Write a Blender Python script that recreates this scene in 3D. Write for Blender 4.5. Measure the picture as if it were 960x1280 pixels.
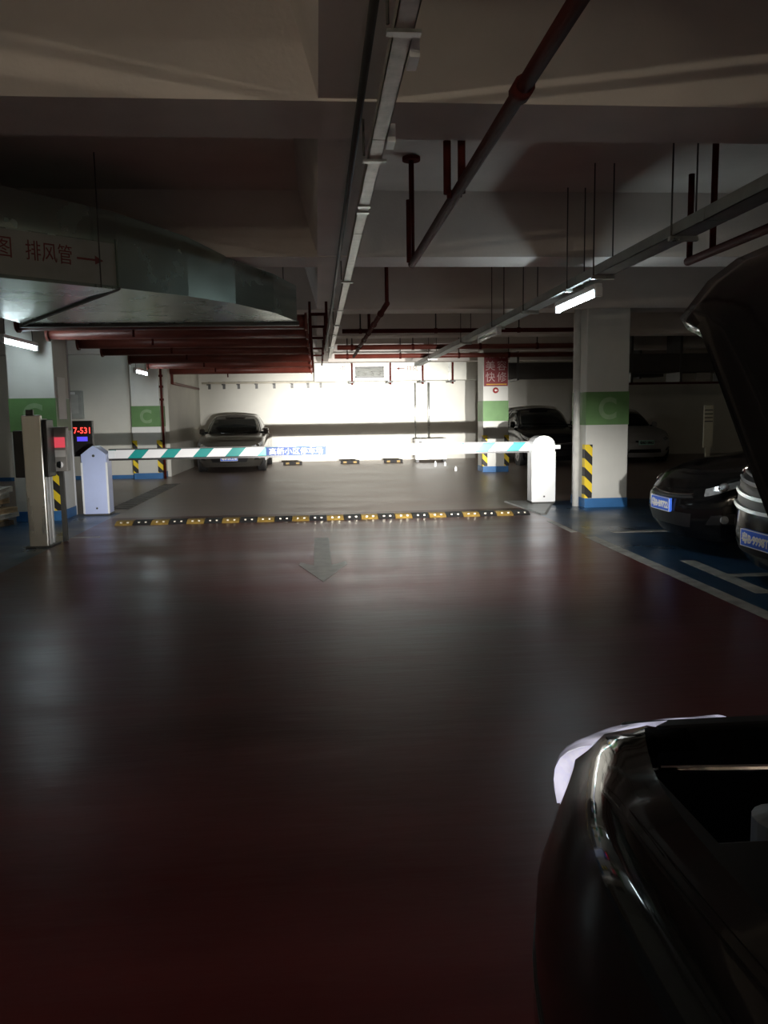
import bpy, bmesh, math, random
from mathutils import Vector, Matrix
random.seed(7)
PI = math.pi
scene = bpy.context.scene
for o in list(bpy.data.objects):
    bpy.data.objects.remove(o)
C = scene.collection

# ------------------------------------------------------------------ camera
cam_d = bpy.data.cameras.new('camera')
cam = bpy.data.objects.new('camera', cam_d)
C.objects.link(cam)
cam_d.sensor_fit = 'VERTICAL'
cam_d.sensor_height = 32.0
cam_d.sensor_width = 24.0
cam_d.lens = 25.0
cam_d.clip_start = 0.05
_r = Vector((0.9964, -0.0831, -0.0156)).normalized()
_f = Vector((0.0806, 0.9893, -0.1214)).normalized()
_u = _r.cross(_f)
_r = _f.cross(_u)
cam.matrix_world = Matrix(((_r.x, _u.x, -_f.x, 0), (_r.y, _u.y, -_f.y, 0), (_r.z, _u.z, -_f.z, 1.45), (0, 0, 0, 1)))
scene.camera = cam

# ------------------------------------------------------------------ world, exposure
w = bpy.data.worlds.new('world')
scene.world = w
w.use_nodes = True
w.node_tree.nodes['Background'].inputs['Color'].default_value = (0.02, 0.022, 0.025, 1)
w.node_tree.nodes['Background'].inputs['Strength'].default_value = 0.0
vs = scene.view_settings
vs.view_transform = 'Standard'
vs.look = 'None'
vs.gamma = 1.0
vs.use_curve_mapping = False
vs.exposure = 0.45

# strengths that set the balance of the picture
TUBE = 27.0             # fluorescent tube radiance
BEAM_HOT = 18000.0       # headlight hot spot
BEAM_WIDE = 2500.0       # headlight spread
COOL = (0.80, 0.95, 1.0)
WARM = (1.0, 0.86, 0.66)
XENON = (1.0, 0.97, 0.92)

# ------------------------------------------------------------------ materials
_mats = {}


def mat(name, col, rough=0.6, metal=0.0, var=0.12, scale=6.0, bump=0.0, bscale=60.0, coat=0.0, emit=None, estr=0.0,
        trans=0.0, rvar=0.0, spec=0.5, alpha=1.0, stretch=None):
    if name in _mats:
        return _mats[name]
    m = bpy.data.materials.new(name)
    m.use_nodes = True
    nt = m.node_tree
    b = nt.nodes['Principled BSDF']
    tc = nt.nodes.new('ShaderNodeTexCoord')
    src = tc.outputs['Object']
    if stretch:
        mp = nt.nodes.new('ShaderNodeMapping')
        mp.inputs['Scale'].default_value = stretch
        nt.links.new(src, mp.inputs['Vector'])
        src = mp.outputs['Vector']
    nz = nt.nodes.new('ShaderNodeTexNoise')
    nz.inputs['Scale'].default_value = scale
    nz.inputs['Detail'].default_value = 5.0
    nt.links.new(src, nz.inputs['Vector'])
    mr = nt.nodes.new('ShaderNodeMapRange')
    mr.inputs['From Min'].default_value = 0.3
    mr.inputs['From Max'].default_value = 0.7
    mr.inputs['To Min'].default_value = 1 - var
    mr.inputs['To Max'].default_value = 1 + var
    nt.links.new(nz.outputs['Fac'], mr.inputs['Value'])
    mul = nt.nodes.new('ShaderNodeVectorMath')
    mul.operation = 'SCALE'
    mul.inputs[0].default_value = col[:3]
    nt.links.new(mr.outputs['Result'], mul.inputs['Scale'])
    nt.links.new(mul.outputs['Vector'], b.inputs['Base Color'])
    b.inputs['Roughness'].default_value = rough
    if rvar:
        m2 = nt.nodes.new('ShaderNodeMapRange')
        m2.inputs['From Min'].default_value = 0.3
        m2.inputs['From Max'].default_value = 0.7
        m2.inputs['To Min'].default_value = max(0.02, rough - rvar)
        m2.inputs['To Max'].default_value = rough + rvar
        nt.links.new(nz.outputs['Fac'], m2.inputs['Value'])
        nt.links.new(m2.outputs['Result'], b.inputs['Roughness'])
    b.inputs['Metallic'].default_value = metal
    b.inputs['Specular IOR Level'].default_value = spec
    b.inputs['Coat Weight'].default_value = coat
    b.inputs['Coat Roughness'].default_value = 0.04
    b.inputs['Transmission Weight'].default_value = trans
    b.inputs['Alpha'].default_value = alpha
    if emit:
        b.inputs['Emission Color'].default_value = (*emit, 1)
        b.inputs['Emission Strength'].default_value = estr
    if bump:
        nb = nt.nodes.new('ShaderNodeTexNoise')
        nb.inputs['Scale'].default_value = bscale
        nb.inputs['Detail'].default_value = 3.0
        nt.links.new(src, nb.inputs['Vector'])
        bp = nt.nodes.new('ShaderNodeBump')
        bp.inputs['Strength'].default_value = bump
        bp.inputs['Distance'].default_value = 0.02
        nt.links.new(nb.outputs['Fac'], bp.inputs['Height'])
        nt.links.new(bp.outputs['Normal'], b.inputs['Normal'])
    _mats[name] = m
    return m


def stripes(name, ca, cb, period, vec, duty=0.5, rough=0.45, phase=0.0, coat=0.0):
    """two-colour printed diagonal stripes; vec = weights of the object coordinates"""
    if name in _mats:
        return _mats[name]
    m = mat(name, ca, rough, coat=coat)
    nt = m.node_tree
    b = nt.nodes['Principled BSDF']
    tc = nt.nodes.new('ShaderNodeTexCoord')
    dot = nt.nodes.new('ShaderNodeVectorMath')
    dot.operation = 'DOT_PRODUCT'
    nt.links.new(tc.outputs['Object'], dot.inputs[0])
    dot.inputs[1].default_value = vec
    ad = nt.nodes.new('ShaderNodeMath')
    ad.operation = 'MULTIPLY_ADD'
    nt.links.new(dot.outputs['Value'], ad.inputs[0])
    ad.inputs[1].default_value = 1.0 / period
    ad.inputs[2].default_value = 50.0 + phase
    fr = nt.nodes.new('ShaderNodeMath')
    fr.operation = 'FRACT'
    nt.links.new(ad.outputs[0], fr.inputs[0])
    lt = nt.nodes.new('ShaderNodeMath')
    lt.operation = 'LESS_THAN'
    lt.inputs[1].default_value = duty
    nt.links.new(fr.outputs[0], lt.inputs[0])
    mx = nt.nodes.new('ShaderNodeMix')
    mx.data_type = 'RGBA'
    nt.links.new(lt.outputs[0], mx.inputs['Factor'])
    mx.inputs['A'].default_value = (*cb, 1)
    mx.inputs['B'].default_value = (*ca, 1)
    nt.links.new(mx.outputs['Result'], b.inputs['Base Color'])
    return m


CEIL = mat('painted_concrete', (0.64, 0.60, 0.54), 0.85, var=0.10, scale=1.3, bump=0.12, bscale=25)
BEAMM = mat('painted_beam', (0.66, 0.61, 0.57), 0.8, var=0.08, scale=1.7, bump=0.10, bscale=30)
WALLM = mat('painted_wall', (0.70, 0.69, 0.63), 0.7, var=0.06, scale=1.2, bump=0.08, bscale=35)
COLM = mat('column_paint', (0.62, 0.62, 0.58), 0.55, var=0.05, scale=2.5, bump=0.05, bscale=40)
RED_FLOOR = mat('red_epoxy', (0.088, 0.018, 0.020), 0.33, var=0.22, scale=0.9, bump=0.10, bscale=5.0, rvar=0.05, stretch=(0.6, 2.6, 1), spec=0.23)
GREY_FLOOR = mat('grey_brown_floor', (0.26, 0.205, 0.18), 0.36, var=0.25, scale=0.9, bump=0.12, bscale=6.0, rvar=0.05, stretch=(0.5, 2.2, 1), spec=0.3)  # grey-brown tone varied by noise, lighter than the red lane
BLUE_FLOOR = mat('blue_epoxy', (0.016, 0.052, 0.105), 0.34, var=0.35, scale=1.4, bump=0.10, bscale=9.0, rvar=0.1)
LINE = mat('road_paint', (0.36, 0.35, 0.32), 0.5, var=0.35, scale=7, bump=0.05)
ARROWP = mat('faded_arrow_paint', (0.16, 0.155, 0.14), 0.45, var=0.25, scale=9)
GREENP = mat('green_band_paint', (0.12, 0.25, 0.085), 0.5, var=0.08)
BLUEP = mat('blue_base_paint', (0.03, 0.15, 0.38), 0.45, var=0.12)
LETTER = mat('pale_letter_paint', (0.22, 0.34, 0.18), 0.5, var=0.1)
HAZ = stripes('hazard_stripes', (0.85, 0.62, 0.02), (0.012, 0.011, 0.010), 0.27, (1.0, 0.0, 1.0), 0.5, 0.5)
REDPIPE = mat('red_pipe_paint', (0.075, 0.014, 0.011), 0.7, var=0.18, scale=5, spec=0.08)
REDPIPE2 = mat('old_red_pipe_paint', (0.18, 0.042, 0.028), 0.42, var=0.2, scale=4)
GALV = mat('galvanised_steel', (0.52, 0.54, 0.52), 0.34, metal=0.85, var=0.15, scale=9, rvar=0.1)
DUCTM = mat('duct_green_grey', (0.36, 0.44, 0.40), 0.26, metal=0.85, var=0.10, scale=2.5, bump=0.02, bscale=3, rvar=0.04)
DUCTL = mat('duct_pale_face', (0.27, 0.27, 0.25), 0.5, metal=0.3, var=0.15, scale=3)
DUCTW = mat('duct_white_panel', (0.62, 0.62, 0.56), 0.45, metal=0.2, var=0.1, scale=3)
TRAYW = mat('white_trunking', (0.40, 0.385, 0.35), 0.35, metal=0.3, var=0.2, scale=14, bump=0.05)
TRAYG = mat('grey_tray', (0.26, 0.28, 0.27), 0.45, metal=0.5, var=0.15)
ROD = mat('dark_rod', (0.06, 0.055, 0.05), 0.5, metal=0.4)
DARKSTEEL = mat('dark_steel', (0.07, 0.07, 0.068), 0.45, metal=0.5)
BLACKP = mat('black_plastic', (0.010, 0.010, 0.011), 0.42, var=0.2)
RUBBER = mat('black_rubber', (0.014, 0.013, 0.013), 0.75, var=0.25)
WHITEM = mat('white_powder_coat', (0.78, 0.80, 0.82), 0.32, var=0.03)
BLUEWHITE = mat('pale_blue_powder_coat', (0.50, 0.58, 0.86), 0.32, var=0.03)
STEEL = mat('brushed_steel', (0.50, 0.50, 0.48), 0.30, metal=0.9, var=0.12, scale=3, rvar=0.08, stretch=(1, 1, 0.15))
REDTXT = mat('dark_red_lettering', (0.13, 0.018, 0.015), 0.6)
WHITEP = mat('white_print', (0.82, 0.82, 0.80), 0.5, var=0.02)
CHROME = mat('chrome', (0.85, 0.85, 0.86), 0.08, metal=1.0, var=0.02)
GLASS = mat('dark_car_glass', (0.006, 0.008, 0.008), 0.05, var=0.05, spec=0.6)
LENS = mat('lamp_lens', (0.42, 0.44, 0.46), 0.12, metal=0.35, var=0.35, scale=18, coat=1.0)
REDLENS = mat('red_lens', (0.25, 0.01, 0.01), 0.15, coat=0.6)
PLATEB = mat('blue_plate', (0.04, 0.16, 0.80), 0.35, var=0.02)
PLATEG = mat('green_plate', (0.50, 0.88, 0.78), 0.35, var=0.08)
BLACKCAR = mat('black_car_paint', (0.004, 0.004, 0.0045), 0.12, var=0.1, spec=0.32)
GREYCAR = mat('grey_car_paint', (0.085, 0.08, 0.07), 0.3, metal=0.4, var=0.06, coat=0.8)
WHITECAR = mat('silver_white_car_paint', (0.46, 0.46, 0.46), 0.3, var=0.03, coat=0.7)
DARKCAR = mat('dark_grey_car_paint', (0.008, 0.008, 0.009), 0.2, var=0.1, spec=0.3)
OWNPAINT = mat('own_black_paint', (0.004, 0.004, 0.0045), 0.05, var=0.1, spec=0.32)
RIM = mat('alloy_rim', (0.35, 0.35, 0.36), 0.3, metal=0.9)
TUBE_COOL = mat('lit_tube_cool', (0.9, 0.9, 0.9), 0.5, emit=COOL, estr=TUBE)
TUBE_WARM = mat('lit_tube_warm', (0.9, 0.9, 0.9), 0.5, emit=WARM, estr=TUBE * 8.5)
TUBE_WARM2 = mat('lit_tube_warm_bright', (0.9, 0.9, 0.9), 0.5, emit=WARM, estr=TUBE * 11.5)
TUBE_OFF = mat('unlit_tube', (0.72, 0.72, 0.70), 0.35, var=0.03)


# ------------------------------------------------------------------ mesh helpers
class MB:
    def __init__(s):
        s.v = []
        s.f = []

    def add(s, vs_, fs_):
        n = len(s.v)
        s.v += [tuple(p) for p in vs_]
        s.f += [tuple(i + n for i in f) for f in fs_]
        return s

    def box(s, x0, x1, y0, y1, z0, z1):
        return s.add([(x0, y0, z0), (x1, y0, z0), (x1, y1, z0), (x0, y1, z0), (x0, y0, z1), (x1, y0, z1), (x1, y1, z1), (x0, y1, z1)],
                     [(3, 2, 1, 0), (4, 5, 6, 7), (0, 1, 5, 4), (1, 2, 6, 5), (2, 3, 7, 6), (3, 0, 4, 7)])

    def prism(s, bottom, top):
        n = len(bottom)
        return s.add(list(bottom) + list(top), [tuple(range(n - 1, -1, -1)), tuple(range(n, 2 * n))] +
                     [(i, (i + 1) % n, n + (i + 1) % n, n + i) for i in range(n)])

    def tube(s, pts, r, seg=10, cap=True, rs=None):
        pts = [Vector(p) for p in pts]
        n = len(pts)
        up = None
        rings = []
        for i, p in enumerate(pts):
            d = (pts[min(i + 1, n - 1)] - pts[max(i - 1, 0)]).normalized()
            if up is None:
                up = d.orthogonal().normalized()
            up = (up - d * up.dot(d)).normalized()
            sd = d.cross(up)
            rr = rs[i] if rs else r
            rings.append([p + (up * math.cos(2 * PI * k / seg) + sd * math.sin(2 * PI * k / seg)) * rr for k in range(seg)])
        vs_ = [q for ring in rings for q in ring]
        fs_ = []
        for i in range(n - 1):
            for k in range(seg):
                a = i * seg + k
                b = i * seg + (k + 1) % seg
                fs_.append((a, a + seg, b + seg, b))
        if cap:
            fs_.append(tuple(range(seg)))
            fs_.append(tuple(range((n - 1) * seg + seg - 1, (n - 1) * seg - 1, -1)))
        return s.add(vs_, fs_)

    def lathe(s, prof, origin, axis=(0, 0, 1), seg=24):
        """prof: (radius, height) along axis from origin"""
        ax = Vector(axis).normalized()
        a = ax.orthogonal().normalized()
        b = ax.cross(a)
        o = Vector(origin)
        vs_ = []
        for r, h in prof:
            for k in range(seg):
                t = 2 * PI * k / seg
                vs_.append(o + ax * h + (a * math.cos(t) + b * math.sin(t)) * r)
        fs_ = []
        for i in range(len(prof) - 1):
            for k in range(seg):
                fs_.append((i * seg + k, i * seg + (k + 1) % seg, (i + 1) * seg + (k + 1) % seg, (i + 1) * seg + k))
        fs_.append(tuple(range(seg - 1, -1, -1)))
        fs_.append(tuple(range((len(prof) - 1) * seg, len(prof) * seg)))
        return s.add(vs_, fs_)

    def grid(s, rows, close=False):
        nr, nc = len(rows), len(rows[0])
        fs_ = []
        for i in range(nr - 1):
            for j in range(nc - 1 + (1 if close else 0)):
                k = (j + 1) % nc
                fs_.append((i * nc + j, i * nc + k, (i + 1) * nc + k, (i + 1) * nc + j))
        return s.add([p for r in rows for p in r], fs_)

    def build(s, name, m, parent=None, smooth=False, bevel=0.0, bseg=2, subsurf=0, solid=0.0, normals=True):
        me = bpy.data.meshes.new(name)
        me.from_pydata(s.v, [], s.f)
        bm = bmesh.new()
        bm.from_mesh(me)
        bmesh.ops.remove_doubles(bm, verts=bm.verts, dist=1e-5)
        if normals:
            bmesh.ops.recalc_face_normals(bm, faces=bm.faces)
        if bevel:
            es = [e for e in bm.edges if len(e.link_faces) == 2 and e.calc_face_angle(0) > 0.5]
            bmesh.ops.bevel(bm, geom=es, offset=bevel, segments=bseg, profile=0.5, affect='EDGES', clamp_overlap=True)
        bm.to_mesh(me)
        bm.free()
        if smooth:
            for p in me.polygons:
                p.use_smooth = True
        me.materials.append(m)
        o = bpy.data.objects.new(name, me)
        C.objects.link(o)
        if parent:
            o.parent = parent
        if solid:
            md = o.modifiers.new('solid', 'SOLIDIFY')
            md.thickness = solid
            md.offset = -1
        if subsurf:
            md = o.modifiers.new('sub', 'SUBSURF')
            md.levels = subsurf
            md.render_levels = subsurf
        if smooth and bevel:
            pass
        return o


def sharp(o, deg=35):
    me = o.data
    for p in me.polygons:
        p.use_smooth = True
    bm = bmesh.new()
    bm.from_mesh(me)
    for e in bm.edges:
        e.smooth = not (len(e.link_faces) == 2 and e.calc_face_angle(0) > math.radians(deg))
    bm.to_mesh(me)
    bm.free()
    return o


def tag(o, label=None, cat=None, group=None, kind=None):
    if label:
        o['label'] = label
    if cat:
        o['category'] = cat
    if group:
        o['group'] = group
    if kind:
        o['kind'] = kind
    return o


def thing(name, label, cat, loc=(0, 0, 0), rz=0.0, group=None):
    o = bpy.data.objects.new(name, None)
    o.empty_display_size = 0.2
    C.objects.link(o)
    o.location = loc
    o.rotation_euler = (0, 0, rz)
    return tag(o, label, cat, group)


def copy_tree(o, parent=None):
    c = o.copy()
    C.objects.link(c)
    c.parent = parent
    for ch in [x for x in bpy.data.objects if x.parent == o]:
        copy_tree(ch, c)
    return c


def struct(name, mb, m, label=None, **kw):
    o = mb.build(name, m, **kw)
    o['kind'] = 'structure'
    if label:
        o['label'] = label
    return o


def text(name, body, size, m, parent, loc, xdir=(1, 0, 0), ydir=(0, 0, 1), ext=0.002, width=None, bold=0.0, align='CENTER', height=None):
    """printed lettering as a thin mesh; xdir reading direction, ydir up"""
    cu = bpy.data.curves.new(name, 'FONT')
    cu.body = body
    cu.size = size
    cu.extrude = ext
    cu.offset = bold
    cu.resolution_u = 6 if len(body) == 1 and body == 'C' else 2
    cu.align_x = align
    cu.align_y = 'CENTER'
    t = bpy.data.objects.new(name, cu)
    C.objects.link(t)
    bpy.context.view_layer.update()
    me = bpy.data.meshes.new_from_object(t.evaluated_get(bpy.context.evaluated_depsgraph_get()))
    bpy.data.objects.remove(t)
    bpy.data.curves.remove(cu)
    me.materials.clear()
    me.materials.append(m)
    xs = [v.co.x for v in me.vertices]
    ys = [v.co.y for v in me.vertices]
    sx = width / (max(xs) - min(xs)) if width else 1.0
    sy = height / (max(ys) - min(ys)) if height else 1.0
    cx, cy = (max(xs) + min(xs)) / 2, (max(ys) + min(ys)) / 2
    X = Vector(xdir).normalized()
    Y = Vector(ydir).normalized()
    Z = X.cross(Y)
    L = Vector(loc)
    for v in me.vertices:
        v.co = L + X * ((v.co.x - cx) * sx) + Y * ((v.co.y - cy) * sy) + Z * v.co.z
    me.name = name
    o = bpy.data.objects.new(name, me)
    C.objects.link(o)
    o.parent = parent
    return o


# ------------------------------------------------------------------ structure: floor, walls, ceiling
XL, XR, YB, YF = -9.0, 16.0, -9.0, 25.5
SLAB = 3.56
SOF = 2.95
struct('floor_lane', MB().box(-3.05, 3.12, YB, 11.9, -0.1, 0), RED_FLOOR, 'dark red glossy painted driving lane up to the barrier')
struct('floor_parking_blue', MB().box(3.12, XR, YB, 12.75, -0.1, 0), BLUE_FLOOR, 'dark blue painted parking bays beside the lane')
struct('floor_island_blue', MB().box(XL, -3.05, YB, 12.55, -0.1, 0), BLUE_FLOOR, 'dark blue floor around the ticket machine')
struct('floor_back', MB().box(-3.05, 3.12, 11.9, YF, -0.1, 0), GREY_FLOOR, 'grey-brown floor beyond the barrier')
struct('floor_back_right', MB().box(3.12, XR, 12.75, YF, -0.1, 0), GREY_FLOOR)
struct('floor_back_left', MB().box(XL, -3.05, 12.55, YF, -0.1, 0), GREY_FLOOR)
struct('ceiling', MB().box(XL - 0.2, XR + 0.2, YB - 0.2, YF + 0.2, SLAB, SLAB + 0.2), CEIL, 'pale painted concrete ceiling slab')
struct('wall_back', MB().box(-3.62, XR, YF, YF + 0.2, 0, SLAB), WALLM, 'white rear wall lit by the headlights')
struct('wall_left_far', MB().box(-3.82, -3.62, 20.15, YF + 0.2, 0, SLAB), WALLM, 'white side wall left of the parked grey car')
struct('wall_left_recess', MB().box(XL, -4.3, 19.75, 19.95, 0, SLAB), WALLM, 'white wall behind the ticket machine')
struct('baseboard_recess', MB().box(XL, -4.37, 19.73, 19.75, 0, 0.09), BLUEP, 'blue painted foot of the recess wall')
struct('wall_left', MB().box(XL - 0.2, XL, YB, 19.95, 0, SLAB), WALLM)
struct('wall_right', MB().box(XR, XR + 0.2, YB, YF, 0, SLAB), WALLM)
struct('wall_rear', MB().box(XL, XR, YB - 0.2, YB, 0, SLAB), WALLM)

BW = 0.53
BY = [-7.4, -3.6, 0.22, 4.07, 7.9, 11.75, 15.6, 19.42, 23.25]
for y in BY:
    struct('ceiling_beam', MB().box(XL, XR, y, y + BW, SOF, SLAB), BEAMM, 'white painted concrete cross beam under the slab')
# long beam over the lane: its left flank leans outwards
for a, b in zip(BY[:-1], BY[1:]):
    y0, y1 = a + BW, b
    struct('ceiling_beam', MB().prism([(0.045, y0, SOF + 0.012), (0.36, y0, SOF + 0.012), (0.36, y1, SOF + 0.012), (0.045, y1, SOF + 0.012)],
                                      [(-0.125, y0, SLAB), (0.36, y0, SLAB), (0.36, y1, SLAB), (-0.125, y1, SLAB)]), BEAMM,
           'long concrete beam running over the lane')

# painted lines
struct('trim_1', MB().box(3.06, 3.19, -6, 8.95, 0, 0.003), LINE, 'worn white edge line between red lane and blue bays')
struct('trim_2', MB().box(3.02, 3.10, 9.35, 10.35, 0, 0.003), LINE, 'short white dash ahead of the edge line')
struct('trim_3', MB().prism([(3.42, 5.93, 0), (3.56, 5.93, 0), (3.60, 7.35, 0), (3.46, 7.35, 0)],
                            [(3.42, 5.93, 0.003), (3.56, 5.93, 0.003), (3.60, 7.35, 0.003), (3.46, 7.35, 0.003)]), LINE, 'white bay end mark on the blue floor')
struct('trim_4', MB().box(3.58, 8.2, 6.55, 6.67, 0, 0.003), LINE, 'white line between the two black cars')
struct('trim_5', MB().box(3.5, 8.2, 9.2, 9.32, 0, 0.003), LINE, 'white line beyond the first black car')
struct('trim_6', MB().box(-3.05, -2.70, 10.0, 10.05, 0, 0.003), LINE, 'small white scrap of line by the ticket machine')

# lane arrow
ar = [(0.02 + x, y) for x, y in [(0.0, 6.9), (0.24, 7.72), (0.23, 7.86), (0.085, 7.68), (0.085, 9.45), (-0.085, 9.45), (-0.085, 7.68), (-0.22, 7.86), (-0.23, 7.72)]]
o = MB().prism([(x, y, 0) for x, y in ar], [(x, y, 0.003) for x, y in ar]).build('floor_arrow', ARROWP)
tag(o, 'faded grey arrow painted on the red lane, pointing towards the camera', 'road marking')

# pale concrete kerb island under the right barrier cabinet
o = MB().prism([(3.0, 12.75, 0), (3.12, 11.0, 0), (3.20, 11.0, 0), (3.85, 12.75, 0)], [(3.02, 12.75, 0.02), (3.13, 11.05, 0.02), (3.19, 11.05, 0.02), (3.83, 12.75, 0.02)]).build('barrier_island', mat('grey_island', (0.32, 0.33, 0.32), 0.5))
tag(o, 'low grey wedge of concrete under the right barrier post', 'kerb')


# ------------------------------------------------------------------ columns
def guard(parent, cx, cy, sx, sy, z0, z1, wdt=0.105):
    t = 0.012
    mb = MB()
    x0, x1 = sorted((cx, cx - sx * wdt))
    mb.box(x0 - (t if sx < 0 else 0), x1 + (t if sx > 0 else 0), *sorted((cy, cy + sy * t)), z0, z1)
    y0, y1 = sorted((cy, cy - sy * wdt))
    mb.box(*sorted((cx, cx + sx * t)), y0, y1, z0, z1)
    g = mb.build('corner_guard', HAZ, parent)
    g['label'] = 'black and yellow striped rubber corner guard'
    return g


def column(label, x0, x1, y0, letter=True, gz=(1.24, 1.73), guards=(-1, 1), gtop=0.9, d=0.65):
    r = thing('column', label, 'column', ((x0 + x1) / 2, y0, 0))
    hw = (x1 - x0) / 2
    MB().box(-hw, hw, 0, d, 0, SOF if abs(y0 - 11.75) > 0.2 else SOF).build('shaft', COLM, r, bevel=0.012)
    e = 0.004
    b = MB().box(-hw - e, hw + e, -e, d + e, *gz).build('painted_band', GREENP, r)
    b['label'] = 'green painted band'
    if letter:
        t = text('letter', 'C', 0.36, LETTER, r, (0, -0.007, (gz[0] + gz[1]) / 2), bold=0.012, height=0.33, width=0.27)
        t['label'] = 'pale letter C on the green band'
    b = MB().box(-hw - 0.006, hw + 0.006, -0.006, d + 0.006, 0, 0.14).build('painted_base', BLUEP, r)
    b['label'] = 'blue painted foot'
    for sx in guards:
        guard(r, sx * (hw + 0.004), -0.004, sx, -1, 0.145, gtop)
    return r


col_r = column('white column with green letter C band beside the right barrier post', 4.0, 4.65, 11.72, gtop=0.95, guards=(-1,))
col_l = column('white column with green letter C band behind the ticket machine', -4.33, -3.69, 11.8, gz=(1.28, 1.75), guards=(1,), gtop=0.75)
col_c = column('white column hung with a red sign near the back wall', 4.03, 4.65, 19.32, letter=False, gtop=0.9)
col_m = column('white column with green letter C band left of the parked grey car', -4.37, -3.71, 19.5, gtop=0.92)
MB().box(-0.34, 0.34, -0.008, -0.004, 1.10, 1.235).build('white_band', WHITEP, col_m)

# rain pipes and conduits running up columns
def simple(name, mb, m, label, cat, group=None, **kw):
    return tag(mb.build(name, m, **kw), label, cat, group)


simple('downpipe', MB().tube([(3.93, 11.95, 0), (3.93, 11.95, SOF)], 0.05, 14), mat('white_pipe', (0.66, 0.66, 0.63), 0.4), 'white drain pipe on the left face of the right column', 'pipe', smooth=True)
rp = thing('riser_pipe', 'thin dark red riser pipe on the corner of the far left column', 'pipe', (-3.64, 19.44, 0))
MB().tube([(0, 0, 0), (0, 0, 2.6)], 0.028, 10).build('pipe', REDPIPE, rp, smooth=True)
for z in (1.85, 2.15, 2.4):
    MB().lathe([(0.05, 0), (0.05, 0.05)], (0, 0, z), seg=10).build('clamp', REDPIPE, rp)
simple('conduit', MB().tube([(-3.70, 12.48, 0), (-3.70, 12.48, SOF)], 0.022, 10), WHITEM, 'white conduit behind the left column', 'conduit', smooth=True)

# two plain pale plates on the side of the left column
pl = thing('pale_plate', 'pale plate on the side of the left column', 'notice', (-3.685, 12.1, 1.7))
MB().box(0, 0.006, -0.2, 0.16, -0.25, 0.35).build('plate', WHITEP, pl)
MB().box(0, 0.008, -0.2, 0.16, -0.62, -0.45).build('lower_plate', WHITEP, pl)


# ------------------------------------------------------------------ lamps
def tube_lamp(label, x, y0, y1, z, m, hang=None, group='fluorescent tube lamps'):
    r = thing('tube_lamp', label, 'lamp', (x, (y0 + y1) / 2, z), 0, group)
    h = (y1 - y0) / 2
    MB().box(-0.035, 0.035, -h, h, 0.035, 0.085).build('housing', WHITEM, r, bevel=0.006)
    MB().tube([(0, -h + 0.03, 0), (0, h - 0.03, 0)], 0.021, 14).build('tube', m, r, smooth=True)
    for s in (-1, 1):
        MB().box(-0.03, 0.03, s * h - 0.03, s * h + 0.03, -0.03, 0.05).build('end_socket', WHITEM, r, bevel=0.006)
    if hang:
        for s in (-1, 1):
            MB().tube([(0, s * h * 0.8, 0.08), (0, s * h * 0.8, hang - z)], 0.006, 6).build('hanger', ROD, r)
    return r


tube_lamp('bright fluorescent tube hanging under the grey tray by the right column', 2.55, 7.19, 8.42, 2.50, TUBE_COOL, 2.59)
tube_lamp('bright fluorescent tube at the left edge above the ticket machine', -3.85, 10.40, 11.63, 2.42, TUBE_COOL, SLAB)
tube_lamp('small bright fluorescent tube in front of the far left column', -3.85, 17.7, 18.9, 2.44, TUBE_COOL, SLAB)
tube_lamp('unlit fluorescent tube under the grey tray beyond the lit one', 2.42, 10.6, 11.83, 2.50, TUBE_OFF, 2.59)
tube_lamp('fluorescent tube behind the viewer over the left bays', -3.85, -2.7, -1.5, 2.42, TUBE_WARM, SLAB)
tube_lamp('fluorescent tube behind the viewer under the grey tray', 2.55, -2.9, -1.7, 2.50, TUBE_WARM2, 2.59)
tube_lamp('fluorescent tube far behind the viewer over the left bays', -3.85, -6.5, -5.3, 2.42, TUBE_WARM2, SLAB)

# ------------------------------------------------------------------ cable trunking over the lane
tr = thing('cable_trunking', 'long white cable trunking running under the beams over the lane', 'cable tray', (0.33, 0, 2.75))
for y0 in [x * 2.0 for x in range(-2, 10)]:
    y1 = min(y0 + 1.99, 18.9)
    m_ = MB()
    m_.box(-0.035, 0.035, y0, y1, 0, 0.004)
    m_.box(-0.035, -0.031, y0, y1, 0, 0.05)
    m_.box(0.031, 0.035, y0, y1, 0, 0.05)
    m_.build('trunking_length', TRAYW, tr)
for y in (1.2, 2.9, 4.3, 8.1, 12.0, 15.8):
    z1 = SOF - 2.75 if any(b - 0.02 < y < b + BW for b in BY) else SOF + 0.012 - 2.75
    MB().tube([(-0.055, y, 0.02), (-0.055, y, z1)], 0.006, 6).build('hanger_rod', ROD, tr)
    MB().box(-0.06, 0.06, y - 0.02, y + 0.02, -0.012, 0).build('cross_bar', GALV, tr)
for y in (3.05, 3.95):
    MB().box(0.037, 0.075, y, y + 0.12, -0.02, 0.06).build('junction_box', WHITEM, tr)
for y in (5.2, 5.35, 10.3, 13.4):
    MB().box(-0.04, 0.04, y, y + 0.05, -0.008, 0.0).build('coupler', GALV, tr)
simple('conduit', MB().tube([(0.24, -3, 2.90), (0.24, 18.5, 2.90)], 0.018, 8), DARKSTEEL, 'thin dark tube beside the white trunking, standing for its shadow', 'conduit', smooth=True)  # dark tube added to draw the trunking's shadow band on the beam

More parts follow.
